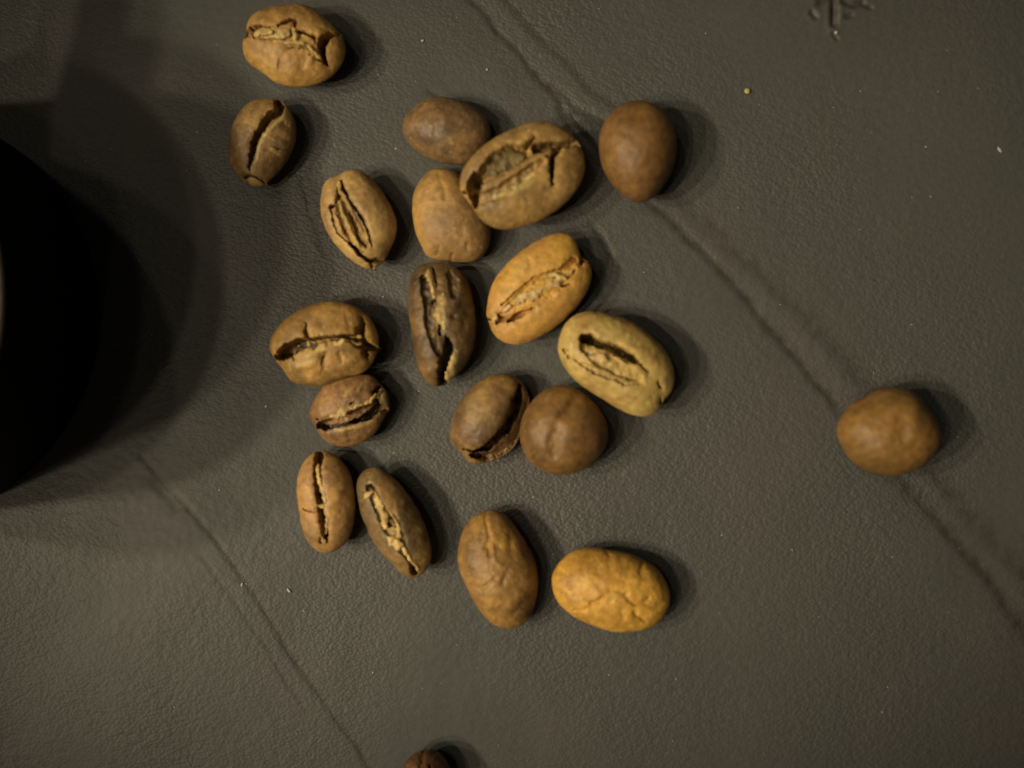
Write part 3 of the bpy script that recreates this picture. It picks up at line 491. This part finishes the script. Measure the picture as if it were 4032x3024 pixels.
# 12
bean(Z10, [(810, 480), (840, 400), (910, 320), (990, 290), (1080, 300), (1180, 370), (1280, 460), (1380, 580), (1480, 730), (1570, 900), (1640, 1080), (1680, 1250), (1680, 1380), (1630, 1490), (1540, 1575), (1440, 1590), (1350, 1560), (1280, 1470), (1200, 1390), (1100, 1280), (1000, 1140), (930, 980), (870, 850), (840, 700), (815, 580)],
     'slanting dark bean, bright yellow flaky silverskin in its cleft, right of the reddish-brown oval one', (146, 106, 58), (98, 76, 48), (122, 92, 53), H=4.7, seed=12, bumps=0.10,
     carve=[('sink', [(950, 560), (1080, 760), (1200, 960), (1300, 1150), (1390, 1320), (1480, 1450)], [36, 62, 92, 84, 36, 26], 0.40), ('cut', [(1440, 1450), (1462, 1540)], [24, 36], 1.4), ('cut', [(960, 520), (1000, 550)], [22, 16], 0.8), ('cut', [(1230, 880), (1280, 960)], [30, 24], 0.8), ('cut', [(1180, 970), (1210, 1000)], [26, 18], 0.8), ('dip', [(1450, 900), (1500, 1150)], [70, 60], 0.12), ('dip', [(900, 620), (840, 620)], [30, 30], 0.18), ('dip', [(940, 430)], [24], 0.12)],
     chaff=[([(1060, 700), (1140, 880), (1230, 1120), (1380, 1300)], [50, 60, 70, 30], 0.55), ([(955, 470)], [24], 0.7)],
     roast_and_shade=[([(1350, 800), (1420, 1000), (1480, 1250)], [100, 100, 90], 0.35), ([(900, 720), (1000, 850)], [50, 50], 0.3)],
     flakes=[('p', [(1035, 575), (1050, 660), (1085, 740), (1120, 800)], [17, 28, 36, 30], 0.05), ('p', [(1110, 790), (1150, 870), (1140, 960), (1160, 1020)], [34, 36, 26, 26], 0.06), ('p', [(1160, 780), (1210, 820), (1270, 900), (1300, 980), (1320, 1060)], [10, 12, 14, 18, 24], 0.08), ('p', [(1190, 1020), (1240, 1000), (1300, 1010), (1320, 1090), (1270, 1110)], [14, 12, 16, 20, 16], 0.06), ('p', [(1170, 1100), (1240, 1160), (1290, 1200), (1360, 1190)], [26, 48, 52, 26], 0.06), ('p', [(1350, 1220), (1400, 1320), (1450, 1400), (1510, 1480), (1510, 1530)], [28, 18, 14, 18, 20], 0.05), ('p', [(890, 670), (930, 620), (1015, 575)], [15, 26, 12], 0.04)])
# 13 bean on its edge
bean(Z11, [(95, 900), (120, 740), (170, 570), (260, 400), (380, 260), (520, 160), (680, 100), (820, 105), (940, 150), (1030, 240), (1080, 380), (1080, 520), (1020, 690), (960, 880), (890, 1020), (760, 1120), (620, 1185), (480, 1220), (350, 1215), (290, 1150), (230, 1070), (140, 1000)],
     'dark bean on its edge left of the round one, a curved seam splitting its lobes', (146, 108, 58), (92, 66, 40), (118, 86, 52), up='back', H=4.9, seed=13, bumps=0.08, scale=240,
     carve=[('cut', [(960, 250), (930, 440), (880, 620), (790, 790), (660, 930), (540, 1035), (380, 1075)], [24, 54, 54, 52, 44, 36, 20], 1.9), ('dip', [(1060, 500), (980, 750), (850, 950), (700, 1080), (520, 1140)], [120, 130, 120, 100, 66], 1.6), ('cut', [(360, 1130), (440, 1130)], [30, 36], 0.9), ('cut', [(250, 1050), (420, 1085)], [10, 12], 0.5)],
     chaff=[([(430, 380), (380, 480), (330, 640)], [90, 90, 80], 0.28)], roast_and_shade=[([(650, 560), (600, 800), (400, 950)], [130, 120, 90], 0.3), ([(960, 250), (930, 440), (880, 620), (790, 790), (660, 930), (540, 1035), (380, 1075)], [24, 50, 50, 50, 40, 30, 20], 1.0)])
# 14 round
bean(Z11, [(970, 800), (1000, 650), (1060, 520), (1150, 410), (1270, 300), (1400, 250), (1550, 240), (1680, 290), (1820, 390), (1940, 520), (2030, 660), (2070, 820), (2050, 980), (1970, 1120), (1850, 1240), (1700, 1320), (1520, 1360), (1350, 1340), (1180, 1270), (1060, 1150), (990, 1000)],
     'nearly round brown bean, dome up, between the edge-lying and the pale hollow bean', (134, 94, 48), (100, 69, 37), (120, 84, 44), up='back', H=6.0, seed=14, bumps=0.14, bumpf=260, scale=200, detail=False,
     carve=[('dip', [(1690, 380), (1610, 500), (1470, 680), (1400, 880), (1400, 1100)], [60, 60, 70, 70, 60], 0.28), ('dip', [(1540, 750), (1560, 900)], [70, 70], -0.05)])
# 15 pale hollow
bean(Z12, [(165, 600), (190, 460), (240, 320), (320, 210), (440, 130), (600, 90), (780, 110), (960, 150), (1150, 210), (1330, 310), (1480, 430), (1620, 560), (1730, 700), (1800, 860), (1830, 1020), (1810, 1180), (1760, 1280), (1680, 1335), (1630, 1440), (1540, 1550), (1400, 1590), (1240, 1570), (1100, 1510), (950, 1430), (820, 1340), (690, 1270), (570, 1190), (450, 1100), (330, 980), (240, 850), (185, 720)],
     'pale yellowish bean right of the pile with a long curved dark hollow', (187, 149, 82), (152, 111, 60), (170, 136, 73), H=5.6, seed=15, bumps=0.09, scale=210,
     carve=[('cut', [(530, 480), (620, 495), (720, 550), (880, 600), (1040, 670), (1180, 750), (1300, 820)], [56, 74, 48, 56, 70, 66, 32], 2.6), ('cut', [(1290, 810), (1380, 880), (1460, 960)], [18, 16, 10], 0.9), ('sink', [(560, 600), (760, 740), (960, 860), (1160, 960), (1300, 1030)], [80, 130, 130, 105, 55], 0.80), ('rib', [(640, 760), (820, 800), (980, 850)], [60, 70, 60], 0.2), ('rib', [(1060, 960), (1280, 960)], [40, 50], 0.2),
            ('cut', [(250, 640), (330, 740), (480, 830), (620, 900), (760, 970), (960, 1040), (1120, 1120), (1320, 1090)], [18, 20, 14, 36, 40, 28, 30, 30], 0.35), ('cut', [(1600, 1110), (1640, 1180)], [14, 16], 0.8), ('cut', [(1640, 1310), (1660, 1400)], [8, 20], 0.8), ('dip', [(960, 1250)], [60], 0.12), ('dip', [(1290, 560)], [50], 0.1), ('dip', [(1520, 1330)], [50], 0.15)],
     chaff=[([(330, 560)], [60], 0.8), ([(640, 770), (850, 790)], [60, 60], 0.7), ([(1090, 960), (1100, 1010)], [36, 30], 0.6), ([(1270, 950)], [56], 0.7), ([(1400, 1020), (1410, 1130)], [26, 24], 0.6), ([(780, 300), (1180, 500)], [100, 90], 0.35), ([(850, 1200), (1450, 1260)], [90, 70], 0.3)],
     roast_and_shade=[([(540, 480), (620, 495), (720, 550), (880, 600), (1040, 670), (1180, 750), (1300, 820)], [40, 54, 34, 40, 50, 48, 22], 1.2), ([(640, 920), (950, 1020), (1250, 1110)], [30, 30, 44], 0.35), ([(280, 640)], [40], 0.3), ([(560, 100), (900, 150), (1250, 270), (1500, 450), (1760, 760)], [24, 40, 50, 50, 40], 0.35), ([(200, 700), (340, 960), (600, 1190)], [40, 50, 50], 0.15)],
     flakes=[('p', [(290, 530), (350, 560), (350, 640)], [34, 54, 26], 0.06), ('t', [(600, 740), (760, 750), (880, 800)], [34, 62, 50], 0.42), ('t', [(1210, 960), (1320, 930)], [36, 30], 0.35), ('p', [(1395, 1000), (1410, 1120)], [24, 28], 0.05)])
# 16 wrinkled back
bean(Z13, [(160, 700), (180, 550), (230, 400), (320, 270), (440, 200), (560, 170), (680, 200), (790, 300), (880, 430), (980, 590), (1060, 740), (1100, 900), (1105, 1080), (1080, 1260), (1030, 1420), (940, 1530), (800, 1590), (650, 1570), (540, 1500), (450, 1400), (360, 1270), (290, 1130), (220, 980), (175, 840)],
     'wrinkled brown bean, back up, lower one left of the golden bean near the bottom', (160, 115, 55), (120, 85, 47), (143, 103, 53), up='back', H=5.0, seed=16, bumps=0.08, bumpf=420,
     carve=[('dip', [(470, 240), (500, 400), (540, 520), (510, 620), (540, 720)], [24, 24, 28, 36, 18], 0.20), ('dip', [(420, 1110), (500, 1080), (600, 980)], [36, 26, 22], 0.16), ('dip', [(280, 880), (300, 940)], [26, 26], 0.14), ('dip', [(640, 620)], [30], 0.12), ('dip', [(450, 450), (420, 520)], [26, 22], 0.10), ('dip', [(780, 480), (800, 680)], [40, 50], 0.12), ('dip', [(760, 890), (690, 1050)], [30, 30], 0.12), ('dip', [(560, 560), (600, 760), (660, 820)], [26, 26, 26], -0.10), ('dip', [(820, 1420), (920, 1300)], [40, 50], 0.15)],
     roast_and_shade=[([(930, 1300), (960, 1420), (850, 1480)], [80, 90, 50], 0.7)])
# 17 golden
bean(Z14, [(195, 680), (230, 560), (300, 450), (420, 330), (560, 250), (720, 215), (900, 215), (1060, 250), (1240, 280), (1430, 330), (1620, 420), (1770, 520), (1880, 660), (1960, 820), (1990, 960), (1960, 1100), (1880, 1250), (1760, 1370), (1600, 1440), (1400, 1470), (1200, 1480), (1030, 1450), (880, 1400), (700, 1330), (560, 1260), (440, 1180), (330, 1080), (250, 960), (210, 820)],
     'golden yellow wrinkled bean, back up, at the lower right of the group', (204, 148, 60), (164, 114, 46), (188, 134, 56), up='back', H=5.0, seed=17, bumps=0.09, bumpf=480,
     carve=[('dip', [(530, 1180), (680, 1165), (800, 1100)], [18, 24, 18], 0.22), ('dip', [(800, 1040), (890, 1020), (940, 960), (990, 930)], [40, 34, 18, 10], 0.25), ('dip', [(1300, 930), (1380, 1010), (1480, 1070), (1600, 1040), (1660, 980)], [40, 34, 26, 34, 20], 0.18), ('dip', [(1440, 1180), (1500, 1260), (1620, 1340)], [34, 30, 26], 0.22), ('dip', [(320, 590), (420, 650)], [40, 26], 0.18), ('dip', [(440, 760), (470, 840)], [28, 30], 0.16), ('dip', [(1580, 480), (1540, 600)], [40, 40], 0.14), ('dip', [(900, 590)], [46], 0.12), ('dip', [(1080, 860), (1220, 850)], [30, 30], 0.12), ('dip', [(1250, 1160), (1280, 1260)], [50, 50], 0.15), ('dip', [(1000, 270), (1090, 380)], [30, 30], 0.12)],
     roast_and_shade=[([(830, 1040), (930, 990)], [30, 16], 0.35), ([(440, 790)], [24], 0.25), ([(1380, 1240), (1580, 1350)], [50, 30], 0.2)])
# 18
bean(Z15, [(195, 680), (220, 540), (290, 400), (400, 260), (540, 180), (700, 155), (860, 180), (1010, 260), (1120, 380), (1190, 530), (1215, 700), (1200, 880), (1150, 1060), (1060, 1230), (950, 1370), (830, 1470), (700, 1490), (580, 1440), (440, 1330), (320, 1180), (240, 1020), (205, 850)],
     'egg-shaped brown bean apart on the right of the big tilted open bean', (131, 92, 47), (97, 66, 35), (115, 80, 42), up='back', H=6.6, ze=3.0, seed=18, bumps=0.13, bumpf=230, scale=150, detail=False, pw=(2.0, 1.9))
# 19
bean(Z16, [(310, 820), (345, 680), (420, 560), (530, 440), (670, 390), (800, 300), (950, 260), (1120, 250), (1280, 290), (1400, 390), (1480, 520), (1600, 680), (1670, 850), (1650, 1000), (1560, 1140), (1400, 1290), (1230, 1370), (1040, 1410), (860, 1390), (680, 1330), (520, 1230), (420, 1090), (350, 960)],
     'lone out-of-focus brown bean at the far right, sitting on the long diagonal fold', (134, 93, 44), (104, 72, 37), (121, 86, 42), up='back', H=6.6, ze=3.0, seed=19, bumps=0.15, bumpf=230, scale=150, detail=False,
     carve=[('dip', [(1180, 650), (1160, 850)], [90, 90], 0.25), ('dip', [(600, 500), (780, 470)], [60, 60], 0.2)])
# 20
bean(Z17, [(540, 860), (570, 760), (640, 670), (720, 590), (800, 525), (930, 470), (1080, 455), (1200, 490), (1300, 570), (1400, 700), (1450, 800), (1490, 950), (1480, 1150), (1420, 1350), (1300, 1500), (1120, 1600), (930, 1600), (760, 1520), (630, 1360), (550, 1180), (520, 1000)],
     'dark reddish-brown bean cut off by the bottom edge of the picture', (140, 92, 58), (88, 56, 32), (110, 72, 42), H=5.0, up='back', seed=20, bumps=0.15, bumpf=520,
     carve=[('dip', [(950, 560), (900, 660), (920, 800)], [30, 40, 40], 0.35), ('dip', [(1080, 600), (1250, 640), (1350, 760)], [34, 40, 40], 0.35), ('cut', [(1050, 745), (1060, 900)], [16, 20], 0.7)],
     roast_and_shade=[([(900, 620), (1000, 560), (1250, 620)], [50, 50, 60], 0.7)])

# ------------------------------------------------------------------ black cup at the left edge
def cup():
    m, nt, b = new_mat('black_glaze'); b.inputs['Base Color'].default_value = (0.0045, 0.0042, 0.0036, 1); b.inputs['Roughness'].default_value = 0.55; b.inputs['Specular IOR Level'].default_value = 0.03
    tc = nd(nt, 'ShaderNodeTexCoord'); n = nd(nt, 'ShaderNodeTexNoise'); n.inputs['Scale'].default_value = 900; nt.links.new(tc.outputs['Object'], n.inputs['Vector'])
    bp = nd(nt, 'ShaderNodeBump'); bp.inputs['Distance'].default_value = 0.00005; bp.inputs['Strength'].default_value = 0.4; nt.links.new(n.outputs['Fac'], bp.inputs['Height']); nt.links.new(bp.outputs['Normal'], b.inputs['Normal'])
    m2, nt2, b2 = new_mat('pale_rim'); b2.inputs['Base Color'].default_value = (0.50, 0.47, 0.40, 1); b2.inputs['Roughness'].default_value = 0.45
    HT = 0.0238
    c0 = P(-399, 1244, 0.0006); r0 = 825 * 0.000025
    cr = P(7, 1200, HT)                                  # rightmost point of the rim
    r1 = cr[0] - c0[0]
    root = bpy.data.objects.new('cup', None); C.objects.link(root); base = np.array([c0[0], c0[1], 0]); root.location = base; root.empty_display_size = 0.01
    N = 160; T = np.linspace(0, 2 * np.pi, N, endpoint=False); V = []
    sec = [(0.0, r0 * 0.975), (0.0003, r0 * 0.992), (0.0008, r0)] + [(0.0008 + (HT - 0.0008) * t, r0 * (1 - t) + r1 * t) for t in (0.2, 0.4, 0.6, 0.8, 0.95, 1.0)]
    sec += [(HT + 0.0002, r1 - 0.0008), (HT, r1 - 0.0016), (HT * 0.5, r1 - 0.0018), (0.004, r1 - 0.0025), (0.0022, r1 - 0.006)]
    for z, r in sec: V.append(np.stack([r * np.cos(T), r * np.sin(T), np.full(N, z)], -1))
    V = np.concatenate(V); ns = len(V) // N
    idx = np.arange(ns * N).reshape(ns, N); nx_ = np.roll(idx, -1, 1)
    q = np.stack([idx[:-1], nx_[:-1], nx_[1:], idx[1:]], -1).reshape(-1, 4)
    cb = len(V); V = np.concatenate([V, [[0, 0, 0.0]], [[0, 0, 0.0020]]])
    tb = np.stack([np.full(N, cb), nx_[0], idx[0]], -1); ti = np.stack([idx[-1], nx_[-1], np.full(N, cb + 1)], -1)
    mesh_obj('cup_body', V, [q, tb, ti], m, root)
    ring = []; K_ = 14                                   # pale rolled rim on the lip
    for k in range(K_):
        a = 2 * np.pi * k / K_; rr_ = r1 - 0.0006 + 0.0007 * math.cos(a)
        ring.append(np.stack([rr_ * np.cos(T), rr_ * np.sin(T), np.full(N, HT + 0.0004 + 0.0005 * math.sin(a))], -1))
    RV = np.concatenate(ring); ri = np.arange(K_ * N).reshape(K_, N); rn = np.roll(ri, -1, 1); rk = np.roll(ri, -1, 0); rnk = np.roll(rn, -1, 0)
    mesh_obj('rim', RV, [np.stack([ri, rn, rnk, rk], -1).reshape(-1, 4)], m2, root)
    # flat curved handle, added out of view to cast a band of shade
    hv = []; M_ = 24
    for k in range(M_ + 1):
        t = k / M_; yy = r1 * 0.93 + 0.026 * t; zz = 0.0205 + 0.0040 * math.sin(t * math.pi * 0.8); hw = 0.0044 - 0.0008 * math.sin(t * math.pi); cx_ = 0.0000 - 0.003 * t
        if t > 0.85: hw *= math.sqrt(max(0.02, 1 - ((t - 0.85) / 0.15) ** 2))
        for a in range(12):
            b_ = 2 * math.pi * a / 12; hv.append((cx_ + hw * math.copysign(abs(math.cos(b_)) ** 0.6, math.cos(b_)), yy, zz + 0.0016 * math.copysign(abs(math.sin(b_)) ** 0.6, math.sin(b_))))
    hi = np.arange((M_ + 1) * 12).reshape(M_ + 1, 12); hn = np.roll(hi, -1, 1)
    hq = np.stack([hi[:-1], hi[1:], hn[1:], hn[:-1]], -1).reshape(-1, 4)
    mesh_obj('unseen_handle', np.array(hv), [hq, hi[:1, ::-1], hi[-1:, :]], m, root)
    tag(root, 'round black cup cut off by the left edge, its pale rim just showing', 'cup')
cup()

# ------------------------------------------------------------------ crumbs and dust
def fleck_mat(name, col, rough=0.8):
    m, nt, b = new_mat(name); b.inputs['Base Color'].default_value = (*col, 1); b.inputs['Roughness'].default_value = rough; return m
FM = {'y': fleck_mat('yellow_crumb', (0.42, 0.34, 0.12)), 'w': fleck_mat('white_lint', (0.42, 0.43, 0.41))}
def fleck(px, py, r, asp, rot, mk, seed, z=0.0):
    q = P(px, py, z); rs = np.random.RandomState(seed); V = []
    nA, nB = 14, 8
    for j in range(nB + 1):
        ph = np.pi * j / nB
        for i in range(nA):
            t = 2 * np.pi * i / nA; k = 1 + 0.28 * noise2(np.array([math.cos(t) * 1.3 + seed]), np.array([math.sin(t) * 1.3 + ph]))[0]
            V.append((math.sin(ph) * math.cos(t) * r * asp * k, math.sin(ph) * math.sin(t) * r * k, math.cos(ph) * r * 0.55 * k + r * 0.5))
    V = np.array(V); c, s = math.cos(rot), math.sin(rot); V[:, :2] = V[:, :2] @ np.array([[c, s], [-s, c]])
    idx = np.arange((nB + 1) * nA).reshape(nB + 1, nA); nx_ = np.roll(idx, -1, 1)
    return V, np.stack([idx[:-1], idx[1:], nx_[1:], nx_[:-1]], -1).reshape(-1, 4), np.array([q[0], q[1], z])
for px, py, r, asp, rot, mk, nm, lb in [
    (2942, 360, 14, 1.0, 0.2, 'y', 'crumb', 'tiny pale yellow crumb on bare leather at the upper right'),
    (1138, 2325, 7, 1.7, -0.9, 'w', 'lint_fleck', 'small white fleck right of the lower left crease, the brighter of two'),
    (953, 2302, 5, 2.2, 1.4, 'w', 'lint_fleck', 'thin upright white fleck lying on the lower left crease'),
    (1918, 274, 5, 1.2, 0.3, 'w', 'lint_fleck', 'white fleck beside the start of the double fold near the top edge'),
    (1559, 585, 4, 1.2, 0.3, 'w', 'lint_fleck', 'white fleck just left of the dark rounded bean topping the pile'),
    (3935, 590, 6, 2.4, -1.0, 'w', 'lint_fleck', 'faint elongated fleck near the right edge in the upper half'),
    (1048, 1600, 5, 1.5, 0.9, 'w', 'lint_fleck', 'white fleck left of the small dull brown bean'),
    (1469, 2648, 4, 1.3, 0.9, 'w', 'lint_fleck', 'white fleck on bare leather above left of the bottom edge bean'),
    (1664, 160, 5, 1.6, 0.5, 'w', 'lint_fleck', 'faint fleck on leather right of the top left bean'),
    (3292, 128, 8, 1.2, 0.8, 'w', 'lint_fleck', 'dull fleck at the lower tip of the embossed mark')]:
    V, F, loc = fleck(px, py, r * 0.8 * 0.000025, asp, rot, mk, int(px) % 97)
    o = mesh_obj(nm, V, [F], FM[mk]); o.location = loc; tag(o, lb, 'crumb' if nm == 'crumb' else 'lint')
# countless dust grains
rs = np.random.RandomState(5); AV, AF = [], []; off = 0
for i in range(170):
    if i < 120: px, py = rs.uniform(250, 3900), rs.uniform(30, 2990)
    else: px, py = rs.normal(1500, 420), rs.normal(1350, 600)
    V, F, loc = fleck(px, py, rs.uniform(1.1, 2.4) * 0.000025, rs.uniform(1, 2.2), rs.uniform(0, 3), 'w', i + 11)
    AV.append(V + loc); AF.append(F + off); off += len(V)
DM = fleck_mat('grey_dust', (0.36, 0.37, 0.37))
tag(mesh_obj('dust', np.concatenate(AV), [np.concatenate(AF)], DM), 'fine pale dust grains sprinkled over the dark leather', kind='stuff')
